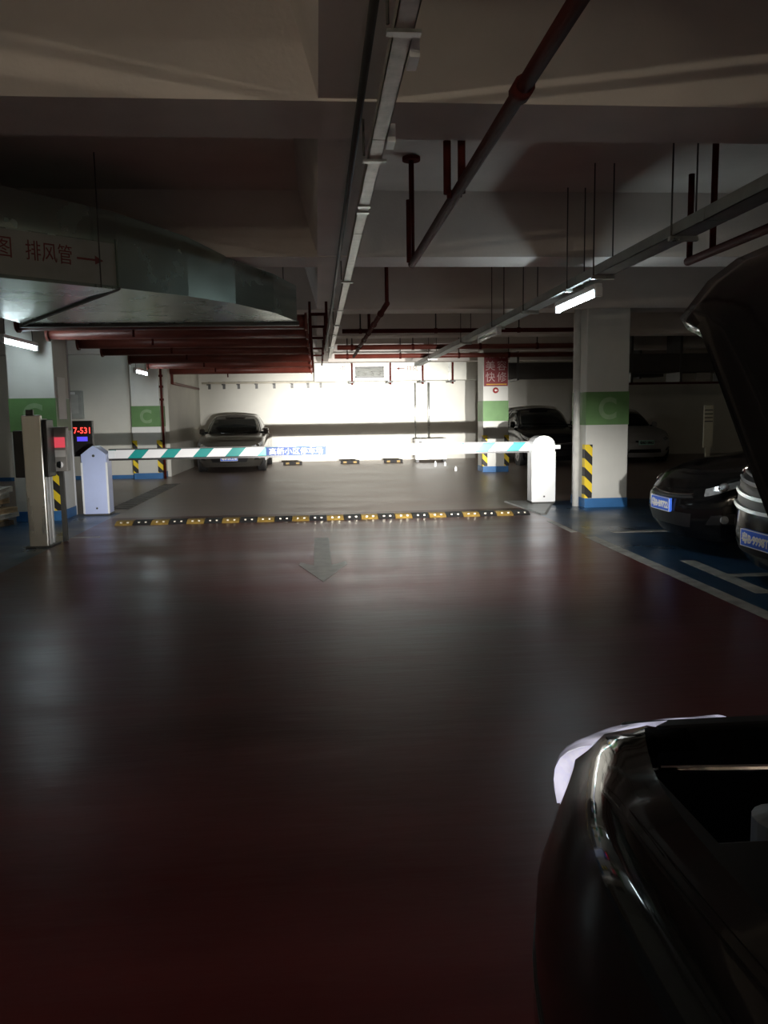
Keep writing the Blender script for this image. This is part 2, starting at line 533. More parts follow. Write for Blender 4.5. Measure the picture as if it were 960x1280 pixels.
# ------------------------------------------------------------------ red sprinkler pipes
def pipe_run(label, x, ya, yb, z, risers, r=0.032, top=SLAB, m=REDPIPE):
    t = thing('sprinkler_pipe', label, 'pipe', (x, ya, z))
    L = yb - ya
    MB().tube([(0, 0, 0), (0, L, 0)], r, 12).build('main_pipe', m, t, smooth=True)
    for y, dx, z1, head in risers:
        ry = y - ya
        MB().tube([(dx, ry, 0), (dx, ry, z1 - z)], r * 0.72, 10).build('riser', m, t, smooth=True)
        if dx:
            MB().tube([(dx, ry, 0.0), (0, ry, 0.0)], r * 0.72, 10).build('branch', m, t, smooth=True)
        if head:
            MB().lathe([(0.075, 0), (0.075, 0.03)], (dx, ry, z1 - z - 0.03), seg=12).build('head_plate', m, t)
    for y in [0.9, 2.1, 3.3, 4.5, 5.7]:
        if y < L:
            MB().tube([(0, y, 0), (0, y + 0.09, 0)], r * 1.35, 12).build('coupling', m, t, smooth=True)
    return t


pipe_run('dark red sprinkler pipe slanting across the upper right over the lane', 0.83, -2.5, 6.9, 2.70,
         [(4.74, -0.05, 2.99, False), (4.72, 0.03, 2.99, False), (6.82, -0.03, 3.20, False), (6.86, 0.0, SLAB - 0.01, True)])
pipe_run('dark red sprinkler pipe further back in line over the lane', 0.83, 9.3, 17.6, 2.70,
         [(9.32, 0.0, 3.2, False), (12.3, -0.01, 2.95, False)])
pipe_run('dark red sprinkler pipe at the right edge above the black cars', 2.93, -2.5, 6.25, 2.60,
         [(6.22, 0, 3.25, False), (5.85, 0.0, SLAB - 0.01, True)])

# cross pipes further down the garage
for y, z, r, x0, x1, lab in [(13.4, 2.81, 0.036, 0.45, 5.2, 'nearest'), (16.6, 2.81, 0.052, 0.45, 6.4, 'middle'), (19.1, 2.81, 0.055, 0.45, 6.6, 'furthest')]:
    t = thing('cross_pipe', '%s of the three dark red pipes crossing above the far lane' % lab, 'pipe', (0, y, z), 0, 'pipes crossing the far lane')
    MB().tube([(x0, 0, 0), (x1, 0, 0)], r, 12).build('pipe', REDPIPE if r < .04 else REDPIPE2, t, smooth=True)
    for x in (0.75, 2.0, 3.4, 4.6):
        MB().tube([(x, 0, 0), (x, 0, (SOF if 15.6 < y < 16.1 else SLAB) - z)], 0.012, 8).build('hanger_rod', ROD, t)
        MB().lathe([(r * 1.25, 0), (r * 1.25, 0.05)], (x - 0.025, 0, 0), (1, 0, 0), 12).build('clamp', REDPIPE, t)

# seven fat red pipes over the left bays
for i, y in enumerate([10.15, 11.3, 12.75, 14.2, 16.3, 18.1, 20.6]):
    nth = ['nearest', 'second', 'third', 'fourth', 'fifth', 'sixth', 'furthest'][i]
    t = thing('header_pipe', '%s of the seven fat red pipes side by side above the left bays' % nth, 'pipe', (0, y, 2.60), 0, 'fat red pipes above the left bays')
    xl = -3.55 - 0.02 * i
    MB().tube([(xl, 0, 0), (-0.10, 0, 0)], 0.088, 20).build('pipe', REDPIPE2, t, smooth=True)
    MB().lathe([(0.11, 0), (0.11, 0.03)], (xl - 0.015, 0, 0), (1, 0, 0), 20).build('flange', REDPIPE2, t)
    MB().lathe([(0.11, 0), (0.11, 0.03)], (-0.12, 0, 0), (1, 0, 0), 20).build('flange', REDPIPE2, t)
    beam = any(b - 0.05 < y < b + BW + 0.05 for b in BY)
    for x in (-3.0, -1.2):
        MB().tube([(x, 0, 0.06), (x, 0, (SOF if beam else SLAB) - 2.60)], 0.009, 6).build('hanger_rod', ROD, t)
    MB().tube([(-2.2, 0, -0.05), (-2.2, 0, -0.17)], 0.016, 8).build('sprinkler_drop', REDPIPE, t, smooth=True)
# pipe manifold joining them beside the long beam
mf = thing('pipe_manifold', 'upright dark pipe frame at the right ends of the fat red pipes', 'pipe', (0.0, 0, 0))
for x in (-0.06, 0.16):
    MB().tube([(x, 10.9, 2.72), (x, 20.8, 2.72)], 0.022, 10).build('long_pipe', REDPIPE, mf, smooth=True)
for y in (10.9, 12.4, 14.2, 16.4, 18.3):
    MB().tube([(-0.06, y, 2.40), (-0.06, y, 2.945)], 0.018, 8).build('upright', REDPIPE, mf, smooth=True)
    MB().tube([(0.16, y, 2.66), (0.16, y, 2.945)], 0.018, 8).build('upright', REDPIPE, mf, smooth=True)
    MB().tube([(-0.06, y, 2.78), (0.16, y, 2.78)], 0.02, 8).build('rung', REDPIPE, mf, smooth=True)

# ------------------------------------------------------------------ right cable tray
rt = thing('cable_tray', 'dark grey cable tray hung from thin rods on the right', 'cable tray', (2.52, 0, 2.62))
for y0 in [x * 2.5 for x in range(-2, 8)]:
    m_ = MB()
    m_.box(-0.08, 0.08, y0, y0 + 2.49, 0, 0.005)
    m_.box(-0.08, -0.075, y0, y0 + 2.49, 0, 0.08)
    m_.box(0.075, 0.08, y0, y0 + 2.49, 0, 0.08)
    m_.build('tray_length', TRAYG, rt)
for y in (1.9, 3.6, 5.45, 7.0, 7.75, 9.4, 11.1, 13.5, 17.4):
    for s in (-0.085, 0.085):
        zt = (SOF if any(b < y < b + BW for b in BY) else SLAB) - 2.62
        MB().tube([(s, y, -0.02), (s, y, zt)], 0.006, 6).build('hanger_rod', ROD, rt)
    MB().box(-0.1, 0.1, y - 0.02, y + 0.02, -0.03, 0.0).build('cross_bar', GALV, rt)

# ------------------------------------------------------------------ ventilation duct, upper left
def duct_shell(name, bot, topz, m, parent, z0):
    return MB().prism([(x, y, z0) for x, y in bot], [(x, y, z) for (x, y), z in zip(bot, topz)]).build(name, m, parent)


dA = thing('ventilation_duct', 'wide grey-green ventilation duct with red lettering and arrow at the upper left', 'duct', (-1.62, 7.0, 2.53))
P0 = (-1.62, 7.0)
rel = lambda pts: [(x - P0[0], y - P0[1]) for x, y in pts]
plan = [(-4.6, 4.55), (-1.62, 7.0), (-2.3, 7.75), (-5.2, 5.6)]
o = duct_shell('straight_duct', rel(plan), [0.36] * 4, DUCTM, dA, -0.015)
dx, dy = (P0[0] + 4.6), (P0[1] - 4.55)
ln = math.hypot(dx, dy)
ex, ey = dx / ln, dy / ln
nx, ny = ey, -ex
q4 = [(-3.85, 0.012), (-0.015, 0.012), (-0.015, 0.35), (-3.85, 0.35)]
MB().prism([(ex * a, ey * a, b) for a, b in q4], [(ex * a + nx * 0.003, ey * a + ny * 0.003, b) for a, b in q4]).build('painted_face', DUCTL, dA)
for k, (body, at, wd, ht) in enumerate([('排风管', -0.56, 0.36, 0.15), ('图', -0.90, 0.11, 0.15)]):
    t = text('lettering', body, 0.16, REDTXT, dA, (ex * at + nx * 0.004, ey * at + ny * 0.004, 0.215), (ex, ey, 0), (0, 0, 1), width=wd, height=ht)
    t['label'] = 'red painted lettering'
am = MB()
ap = [(-0.34, 0.008), (-0.19, 0.008), (-0.19, 0.035), (-0.12, 0), (-0.19, -0.035), (-0.19, -0.008), (-0.34, -0.008)]
am.prism([(ex * a + nx * 0.001, ey * a + ny * 0.001, 0.20 + b) for a, b in ap], [(ex * a + nx * 0.006, ey * a + ny * 0.006, 0.20 + b) for a, b in ap])
t = am.build('arrow', REDTXT, dA)
t['label'] = 'red painted arrow'
# elbow that swings away under the beam
near = [(-2.9, 6.35), (-1.62, 7.02), (-1.12, 7.5), (-0.75, 8.0), (-0.42, 8.7), (-0.20, 9.5)]
ntop = [0.78, 0.61, 0.52, 0.405, 0.40, 0.40]
far = [(-3.6, 6.9), (-3.4, 7.5), (-3.3, 7.85), (-3.3, 8.4), (-3.3, 9.0), (-3.3, 9.75)]
ftop = [0.78, 0.60, 0.405, 0.405, 0.40, 0.40]
nr, fr_ = rel(near), rel(far)
m_ = MB()
m_.grid([[(x, y, 0.0) for x, y in nr], [(x, y, z) for (x, y), z in zip(nr, ntop)], [(x, y, z) for (x, y), z in zip(fr_, ftop)], [(x, y, 0.0) for x, y in fr_], [(x, y, 0.0) for x, y in nr]])
n0 = len(m_.v)
m_.add([(*nr[0], 0), (*nr[0], ntop[0]), (*fr_[0], ftop[0]), (*fr_[0], 0), (*nr[-1], 0), (*nr[-1], ntop[-1]), (*fr_[-1], ftop[-1]), (*fr_[-1], 0)], [(0, 1, 2, 3), (4, 7, 6, 5)])
m_.build('elbow', DUCTM, dA)
# flanges and seams
for a, b in [((-1.62, 7.0), (-2.3, 7.75))]:
    m_ = MB().tube([(0.012, -0.01, 0.0), (0.012, -0.01, 0.40)], 0.012, 6)
    m_.build('corner_seam', DUCTM, dA)
MB().tube([(-1.62 - P0[0], 0.0, -0.006), (-3.3 - P0[0], 2.6, -0.006)], 0.02, 6).build('bottom_flange', DARKSTEEL, dA)
MB().box(-3.35 - P0[0], -0.18 - P0[0], 2.62, 2.70, -0.03, 0.02).build('hanger_rail', DARKSTEEL, dA)
for x, y in [(-1.72, 6.85), (-3.2, 9.66), (-0.35, 9.66), (-2.5, 6.2)]:
    zt = (SLAB - 2.53)
    MB().tube([(x - P0[0], y - P0[1], -0.02), (x - P0[0], y - P0[1], zt)], 0.006, 6).build('hanger_rod', ROD, dA)

# ------------------------------------------------------------------ white duct along the back wall
bd = thing('wall_duct', 'pale rectangular air duct along the top of the back wall', 'duct', (0, 24.75, 2.47))
xs = [-0.05, 1.1, 2.25, 3.25, 4.1, 5.0]
for a, b in zip(xs[:-1], xs[1:]):
    MB().box(a + 0.01, b - 0.01, 0, 0.6, 0, 0.55).build('duct_section', DUCTW, bd, bevel=0.008)
    MB().box(b - 0.02, b + 0.02, -0.02, 0.62, -0.02, 0.57).build('flange', GALV, bd)
g = MB()
g.box(1.2, 2.08, -0.02, 0.0, 0.09, 0.13)
g.box(1.2, 2.08, -0.02, 0.0, 0.39, 0.43)
g.box(1.2, 1.23, -0.02, 0.0, 0.09, 0.43)
g.box(2.05, 2.08, -0.02, 0.0, 0.09, 0.43)
gf = g.build('grille_frame', BLACKP, bd)
MB().box(1.23, 2.05, -0.006, 0, 0.13, 0.39).build('grille_back', mat('grille_grey', (0.22, 0.23, 0.21), 0.5), gf)
for k in range(5):
    z = 0.155 + k * 0.05
    MB().prism([(1.23, -0.015, z), (2.05, -0.015, z), (2.05, -0.006, z + 0.03), (1.23, -0.006, z + 0.03)], [(1.23, -0.013, z + 0.003), (2.05, -0.013, z + 0.003), (2.05, -0.004, z + 0.033), (1.23, -0.004, z + 0.033)]).build('louvre', GALV, gf)
text('lettering', '排风', 0.2, REDTXT, bd, (2.95, -0.008, 0.36), width=0.34, height=0.17)
am = MB()
am.prism([(x, -0.004, z) for x, z in [(2.45, 0.36), (2.56, 0.40), (2.56, 0.37), (2.72, 0.37), (2.72, 0.35), (2.56, 0.35), (2.56, 0.32)]], [(x, -0.009, z) for x, z in [(2.45, 0.36), (2.56, 0.40), (2.56, 0.37), (2.72, 0.37), (2.72, 0.35), (2.56, 0.35), (2.56, 0.32)]])
am.build('arrow', REDTXT, bd)
text('lettering', '出', 0.2, REDTXT, bd, (0.82, -0.008, 0.42), width=0.15, height=0.15)
text('lettering', '口', 0.2, REDTXT, bd, (0.82, -0.008, 0.24), width=0.15, height=0.15)
for x in (1.1, 2.27, 3.27, 4.2):
    MB().box(x - 0.03, x + 0.03, -0.06, -0.025, -0.12, 1.09).build('hanger_strap', REDPIPE, bd)
    MB().box(x - 0.10, x + 0.08, -0.1, 0.62, -0.06, -0.022).build('support_angle', DARKSTEEL, bd)
# row of bracket arms along the back wall
for k, x in enumerate([-3.3, -2.85, -2.4, -1.85, -1.3, -0.75, -0.25, 0.15]):
    t = thing('wall_bracket', '%s small steel pipe bracket along the back wall counted from the left corner' % ['first', 'second', 'third', 'fourth', 'fifth', 'sixth', 'seventh', 'eighth'][k], 'bracket', (x, YF, 2.44), 0, 'brackets on the back wall')
    MB().prism([(-0.03, -0.42, -0.03), (0.03, -0.42, -0.03), (0.03, 0, -0.03), (-0.03, 0, -0.03)], [(-0.03, -0.42, 0.0), (0.03, -0.42, 0.0), (0.03, 0, 0.0), (-0.03, 0, 0.0)]).build('arm', DARKSTEEL, t)
    MB().box(-0.04, 0.04, -0.02, 0, -0.14, 0.08).build('foot_plate', DARKSTEEL, t)
t = simple('conduit', MB().tube([(-3.5, YF - 0.25, 2.475), (0.6, YF - 0.25, 2.475)], 0.03, 10), mat('cream_pipe', (0.62, 0.58, 0.48), 0.5), 'cream pipe lying on the back wall brackets', 'pipe', smooth=True)
tw = thing('wall_pipe', 'pale bent pipe high on the wall behind the far left column', 'pipe', (-3.58, 20.6, 2.3))
MB().tube([(0, 0, 0.5), (0, 0, 0.0), (0, 4.5, 0.0)], 0.035, 10).build('pipe', REDPIPE2, tw, smooth=True)
# conduits on the back wall
for x, r_, lab in [(3.12, 0.028, 'left'), (3.55, 0.04, 'right')]:
    simple('wall_conduit', MB().tube([(x, YF - 0.05, 0.55 if lab == 'left' else 0.6), (x, YF - 0.05, 2.42)], r_, 10), GALV, '%s of two upright conduits on the back wall above the white box' % lab, 'conduit', 'conduits on the back wall', smooth=True)

# dark ducts and clutter in the right background
dd = thing('dark_duct', 'dark duct hanging in the gloom right of the near column', 'duct', (0, 18.6, 2.05))
MB().box(6.8, 12.5, 0, 0.7, 0.28, 0.72).build('duct_body', mat('dark_duct_paint', (0.05, 0.045, 0.04), 0.6), dd, bevel=0.01)
for x in (7.4, 8.6, 9.8, 11.2):
    MB().box(x, x + 0.06, -0.03, 0.73, 0.05, 1.5).build('hanger_strap', DARKSTEEL, dd)
MB().box(6.8, 12.5, -0.03, 0.05, 0.0, 0.05).build('lower_rail', REDPIPE, dd)
MB().box(9.0, 9.35, -0.04, 0.0, 0.08, 0.26).build('junction_box', mat('grey_box', (0.30, 0.28, 0.26), 0.6), dd)
MB().box(9.6, 10.2, -0.04, 0.0, 0.08, 0.26).build('junction_box', mat('grey_box', (0.30, 0.28, 0.26), 0.6), dd)
d2 = thing('dark_duct', 'dark duct hanging between the red sign and the right column', 'duct', (0, 21.5, 2.35))
MB().box(4.9, 9.5, 0, 0.8, 0, 0.42).build('duct_body', mat('dark_duct_paint', (0.05, 0.045, 0.04), 0.6), d2, bevel=0.01)
for x in (5.4, 7.2, 8.8):
    MB().box(x, x + 0.06, -0.03, 0.83, -0.05, 1.2).build('hanger_strap', DARKSTEEL, d2)

# ------------------------------------------------------------------ red sign on the centre column
sg = thing('hanging_sign', 'red sign with white Chinese lettering on the far column', 'sign', (4.33, 19.25, 2.08))
MB().box(-0.29, 0.29, 0, 0.04, 0, 0.80).build('panel', mat('sign_red', (0.20, 0.012, 0.016), 0.5, var=0.05), sg)
SIGNW = mat('sign_lettering', (0.48, 0.34, 0.33), 0.5, var=0.05)
for ch, x, z in [('美', -0.14, 0.49), ('容', 0.14, 0.49), ('快', -0.14, 0.22), ('修', 0.14, 0.22)]:
    text('lettering', ch, 0.25, SIGNW, sg, (x, -0.003, z), width=0.23, height=0.23)
text('lettering', '汽车', 0.1, SIGNW, sg, (-0.14, -0.003, 0.70), width=0.19, height=0.085)
text('lettering', '专业', 0.1, SIGNW, sg, (0.14, -0.003, 0.70), width=0.19, height=0.085)
MB().box(-0.24, 0.26, -0.004, 0, 0.03, 0.055).build('yellow_line', mat('sign_yellow', (0.65, 0.35, 0.03), 0.5), sg)
fb = thing('alarm_button', 'small round red alarm disc below the red sign', 'alarm', (4.33, 19.31, 1.98))
MB().lathe([(0.07, 0), (0.07, 0.03), (0.05, 0.045)], (0, 0, 0), (0, -1, 0), 20).build('disc', mat('alarm_red', (0.30, 0.02, 0.02), 0.4), fb)
am = [(-0.035, 0), (0.0, 0.03), (0.0, 0.012), (0.035, 0.012), (0.035, -0.012), (0.0, -0.012), (0.0, -0.03)]
MB().prism([(x, -0.045, z) for x, z in am], [(x, -0.05, z) for x, z in am]).build('arrow', WHITEP, fb)

# ------------------------------------------------------------------ barrier
TEAL = (0.0, 0.27, 0.255)
ARMM = stripes('barrier_stripes', TEAL, (0.80, 0.80, 0.82), 0.485, (1.0, 0.0, -0.9), 0.42, 0.35, 0.30)


def cabinet(name, label, x0, x1, y0, h, m, peak, rot=0):
    r = thing(name, label, 'barrier post', ((x0 + x1) / 2, y0, 0))
    hw = (x1 - x0) / 2
    d = 0.32
    if peak:
        prof = [(-hw, 0.02), (hw, 0.02), (hw, h - 0.13), (hw * 0.35, h - 0.04), (0, h), (-hw * 0.35, h - 0.04), (-hw, h - 0.13)]
    else:
        hr = h - hw * 0.85
        prof = [(-hw, 0.02), (hw, 0.02), (hw, hr)] + [(hw * math.cos(t), hr + hw * 0.85 * math.sin(t)) for t in [PI * k / 8 for k in range(1, 8)]] + [(-hw, hr)]
    MB().prism([(x, 0, z) for x, z in prof], [(x, d, z) for x, z in prof]).build('housing', m, r, bevel=0.012)
    zc = h - 0.15
    cap = [(x * 1.0, z) for x, z in prof if z > h - 0.24]
    cap = [(-hw, h - 0.24), (hw, h - 0.24)] + [p for p in prof[2:] if p[1] > h - 0.24]
    MB().prism([(x, -0.006, z) for x, z in cap], [(x, 0.0, z) for x, z in cap]).build('front_cap', m, r)
    MB().box(-hw - 0.005, hw + 0.005, -0.005, d + 0.005, 0, 0.025).build('base_plate', DARKSTEEL, r)
    MB().lathe([(0.02, 0), (0.02, 0.006)], (0, -0.006, zc), (0, -1, 0), 12).build('lock', DARKSTEEL, r)
    MB().lathe([(0.014, 0), (0.014, 0.008)], (0.01, 0, 0.11), (0, -1, 0), 12).build('bolt', DARKSTEEL, r)
    for s in (-1, 1):
        MB().box(s * hw - 0.014, s * hw + 0.014, -0.004, 0.02, 0.03, h - 0.25).build('edge_trim', WHITEM, r, bevel=0.004)
    return r


cabL = cabinet('barrier_cabinet', 'pale blue barrier cabinet with a peaked top at the left end of the arm', -3.52, -3.16, 12.28, 1.05, BLUEWHITE, True)
cabR = cabinet('barrier_cabinet', 'white barrier post with a rounded top at the right end of the arm', 3.33, 3.68, 12.22, 1.06, WHITEM, False)
cabR.location.z = 0.021
MB().box(0.17, 0.27, 0.02, 0.1, 0.85, 0.91).build('latch', WHITEM, cabR)
MB().lathe([(0.13, 0), (0.13, 0.012), (0.11, 0.018)], (0, -0.006, 0.88), (0, -1, 0), 28).build('arm_hub', mat('pale_hub', (0.58, 0.66, 0.78), 0.35), cabR)
arm = thing('boom_barrier', 'long barrier arm striped in teal and white across the lane', 'barrier arm', (-3.15, 12.40, 0.91))
MB().box(0.0, 6.47, 0, 0.045, -0.065, 0.065).build('board', ARMM, arm, bevel=0.006)
MB().box(0.0, 6.47, 0.008, 0.037, -0.095, -0.066).build('rubber_edge', BLACKP, arm)
MB().box(0.0, 6.47, 0.012, 0.033, 0.066, 0.082).build('top_rail', DARKSTEEL, arm)
MB().box(0.0, 0.10, -0.012, 0.0, -0.06, 0.06).build('arm_clamp', WHITEM, arm)
bp_ = MB().box(2.36, 3.28, -0.012, -0.001, -0.062, 0.062).build('name_board', mat('board_blue', (0.012, 0.038, 0.15), 0.5, var=0.04, spec=0.2), arm)
bp_['label'] = 'blue name board with white lettering'
text('lettering', '高新小区停车场', 0.1, WHITEP, bp_, (2.82, -0.014, 0.0), width=0.82, height=0.1)

# ------------------------------------------------------------------ speed hump
hump = thing('speed_hump', 'black and yellow rubber speed hump across the lane before the barrier', 'speed bump', (-2.78, 11.02, 0))
YEL = mat('hump_yellow', (0.27, 0.17, 0.035), 0.6, var=0.3, scale=12)
prof = [(0, 0), (0.04, 0.022), (0.12, 0.045), (0.20, 0.05), (0.28, 0.045), (0.36, 0.022), (0.40, 0)]
mk = {}
STUD = mat('reflector_stud', (0.85, 0.80, 0.65), 0.2, metal=0.3)
for i in range(24):
    key = i % 2
    if key not in mk:
        sb = MB().prism([(0.004, y, z) for y, z in prof], [(0.236, y, z) for y, z in prof]).build('segment', RUBBER if key else YEL, hump)
        st = MB()
        for k in (0, 1):
            x = 0.08 + 0.09 * k
            q = MB().box(x - 0.012, x + 0.012, 0.055, 0.085, 0.018, 0.042)
            q.build('reflector', STUD, sb)
        mk[key] = sb
        ob = sb
    else:
        ob = copy_tree(mk[key], hump)
    ob.location = (0.24 * i, 0, 0)

# ------------------------------------------------------------------ drain grate on the left
dg = thing('drain_grate', 'slanting strip of floor grating behind the left barrier cabinet', 'grate', (-3.2, 12.9, 0))
MB().box(-0.17, 0.17, 0, 5.0, 0, 0.004).build('channel', mat('channel_grey', (0.16, 0.14, 0.12), 0.6), dg)
bar = None
for k in range(17):
    if bar is None:
        bar = MB().box(-0.15, 0.15, 0, 0.12, 0.004, 0.012).build('bar', mat('shadow_dark_iron', (0.05, 0.045, 0.04), 0.6), dg)  # bars darkened so the grating's zigzag shadows sit in their colour
        ob = bar
    else:
        ob = bar.copy()
        C.objects.link(ob)
    ob.location = (0, 0.08 + 0.29 * k, 0)

# ------------------------------------------------------------------ ticket machine
tm = thing('ticket_machine', 'steel ticket machine with black side wings at the left of the lane', 'ticket machine', (-3.19, 9.3, 0))
MB().box(-0.105, 0.105, 0, 0.06, 0, 1.50).build('front_panel', STEEL, tm, bevel=0.01)
MB().box(-0.085, 0.085, 0.06, 0.30, 0, 1.46).build('body', STEEL, tm, bevel=0.008)
MB().box(-0.22, -0.107, 0.03, 0.28, 0.80, 1.33).build('side_wing', BLACKP, tm, bevel=0.01)
MB().box(0.107, 0.155, 0.03, 0.28, 0.80, 1.45).build('side_wing', BLACKP, tm, bevel=0.01)
MB().box(0.086, 0.10, 0.10, 0.16, 0.02, 0.80).build('side_strip', WHITEM, tm)
MB().box(0.086, 0.10, 0.22, 0.26, 0.02, 0.80).build('side_strip', WHITEM, tm)
MB().box(-0.14, 0.14, -0.02, 0.34, 0, 0.02).build('base_plate', DARKSTEEL, tm)
rd = MB().box(0.10, 0.25, 0.40, 0.52, 0.84, 1.36).build('reader_box', mat('reader_grey', (0.34, 0.33, 0.31), 0.4), tm, bevel=0.01)
MB().box(0.115, 0.235, 0.392, 0.40, 1.12, 1.24).build('red_display', mat('red_display', (0.3, 0.02, 0.03), 0.4, emit=(1.0, 0.10, 0.14), estr=0.45), rd)
MB().box(0.115, 0.235, 0.392, 0.40, 1.01, 1.09).build('pale_strip', WHITEP, rd)
MB().lathe([(0.04, 0), (0.04, 0.03)], (0.17, 0.40, 0.92), (0, -1, 0), 16).build('card_slot', CHROME, rd)
MB().box(0.13, 0.18, 0.44, 0.49, 0, 0.84).build('reader_post', DARKSTEEL, tm)
MB().box(-0.05, 0.03, -0.001, 0.03, 1.50, 1.56).build('top_lamp', DARKSTEEL, tm)

# ------------------------------------------------------------------ LED time display and meter box
ld = thing('led_display', 'black display box with red digits between left column and cabinet', 'display', (-3.72, 13.0, 0))
MB().box(-0.19, 0.19, 0, 0.10, 0.86, 1.42).build('housing', BLACKP, ld, bevel=0.008)
MB().box(-0.03, 0.03, 0.04, 0.09, 0, 0.86).build('post', DARKSTEEL, ld)
text('digits', '7-531', 0.13, mat('led_red', (0.3, 0.01, 0.01), 0.5, emit=(1.0, 0.04, 0.03), estr=3.0), ld, (0.03, -0.003, 1.27), width=0.25, height=0.095)
MB().box(-0.05, 0.11, -0.004, 0, 1.10, 1.17).build('blue_window', mat('led_blue', (0.02, 0.02, 0.2), 0.5, emit=(0.12, 0.08, 1.0), estr=0.7), ld)
mb_ = thing('meter_box', 'grey steel meter box on the white wall behind the ticket machine', 'meter box', (-5.72, 19.75, 1.45))
MB().box(-0.27, 0.2, -0.18, 0, 0, 0.66).build('box', mat('meter_grey', (0.33, 0.35, 0.33), 0.5), mb_, bevel=0.01)
MB().box(-0.2, 0.12, -0.19, -0.18, 0.12, 0.56).build('door', mat('meter_door', (0.42, 0.44, 0.42), 0.5), mb_, bevel=0.004)
MB().box(-0.1, 0.06, -0.21, -0.19, 0.57, 0.63).build('handle', WHITEM, mb_)

# ------------------------------------------------------------------ flattened cartons
CARD = [mat('carton_brown', (0.40, 0.28, 0.16), 0.8, var=0.2), mat('carton_grey', (0.50, 0.47, 0.41), 0.8, var=0.2), mat('carton_dark', (0.18, 0.14, 0.10), 0.8, var=0.25)]
desc = ['dark brown flattened carton at the bottom of the pile', 'brown flattened carton second from the floor in the pile', 'grey flattened carton third from the floor in the pile',
        'brown flattened carton in the middle of the pile', 'dark flattened carton above the middle of the pile', 'brown flattened carton near the top of the pile', 'grey flattened carton second from the top of the pile', 'pale flattened carton on top of the pile by the wall edge']
z = 0.0
for i in range(8):
    hh = random.uniform(0.05, 0.085)
    t = thing('cardboard_carton', desc[i] + ' at the far left', 'carton', (-4.60 + random.uniform(-0.05, 0.05), 11.3 + random.uniform(-0.04, 0.04), z), random.uniform(-0.35, 0.35), 'flattened cartons at the left edge')
    cm = CARD[[2, 0, 1, 0, 2, 0, 1, 1][i]]
    a, b = random.uniform(0.24, 0.36), random.uniform(0.25, 0.33)
    MB().box(-a, a, -b, b, 0, hh * 0.45).build('lower_flap', cm, t)
    MB().prism([(-a, -b, hh * 0.5), (a, -b, hh * 0.5), (a, b, hh * 0.5), (-a, b, hh * 0.5)], [(-a * 0.9, -b, hh * 0.97), (a * 1.05, -b * 1.04, hh), (a, b, hh), (-a, b * 0.9, hh)]).build('upper_flap', cm, t)
    z += hh

# ------------------------------------------------------------------ wheel stops, white box, small things at the back
ws0 = None
for k, x in enumerate([-0.75, 0.95, 2.25]):
    lab = ['wheel stop on the floor right of the parked grey car', 'wheel stop on the floor in the middle of the lit back wall', 'wheel stop on the floor left of the white box'][k]
    if ws0 is None:
        ws0 = thing('wheel_stop', lab, 'wheel stop', (0, 0, 0), 0, 'wheel stops by the back wall')
        pr = [(-0.075, 0), (0.075, 0), (0.05, 0.10), (-0.05, 0.10)]
        b_ = MB().prism([(-0.28, y, z) for y, z in pr], [(0.28, y, z) for y, z in pr]).build('block', RUBBER, ws0, bevel=0.01)
        for s in (-0.15, 0.15):
            MB().box(s - 0.05, s + 0.05, -0.085, -0.052, 0.02, 0.075).build('reflector', YEL, ws0)
        w_ = ws0
    else:
        w_ = copy_tree(ws0)
    w_.location = (x, 23.9, 0)
    w_['label'] = lab
wb = thing('white_box', 'low white equipment box on the floor by the back wall', 'box', (3.35, 23.7, 0.08))
MB().box(-0.45, 0.5, 0, 0.5, 0.0, 0.62).build('box', WHITEP, wb, bevel=0.02)
MB().box(-0.47, 0.52, -0.01, 0.51, 0.30, 0.315).build('seam', BLACKP, wb)
MB().box(-0.35, -0.25, -0.012, 0, 0.5, 0.55).build('handle', BLACKP, wb)
for s in (-0.38, 0.43):
    MB().box(s - 0.04, s + 0.04, 0.05, 0.45, -0.08, 0).build('foot', BLACKP, wb)
for k, (x, y, h_) in enumerate([(3.2, 21.7, 0.16), (3.5, 21.9, 0.12), (3.45, 19.9, 0.12)]):
    t = thing('plastic_bottle', 'small white plastic bottle on the floor, %s' % ['left of the pair before the white box', 'right of the pair before the white box', 'alone beside the foot of the signed column'][k], 'bottle', (x, y, 0))
    MB().lathe([(0.03, 0), (0.034, 0.01), (0.034, h_ * 0.7), (0.014, h_ * 0.88), (0.014, h_ * 0.92)], (0, 0, 0), seg=14).build('body', WHITEP, t, smooth=True)
    MB().lathe([(0.016, h_ * 0.92), (0.016, h_)], (0, 0, 0), seg=12).build('cap', WHITEM, t)

# little signboard behind the black car
sp = thing('sign_post', 'narrow cream signboard on a post behind the black car', 'sign', (7.35, 14.6, 0))
MB().box(-0.09, 0.09, 0, 0.03, 0.73, 1.52).build('panel', mat('cream_sign', (0.66, 0.63, 0.50), 0.5, var=0.05), sp)
MB().box(-0.045, 0.045, 0.005, 0.03, 0, 0.73).build('post', mat('cream_sign', (0.66, 0.63, 0.50), 0.5), sp)
for k in range(4):
    MB().box(-0.08, 0.08, -0.003, 0, 1.42 - k * 0.07, 1.44 - k * 0.07).build('printed_line', DARKSTEEL, sp)
MB().box(-0.15, 0.15, -0.1, 0.14, 0, 0.02).build('base_plate', DARKSTEEL, sp)

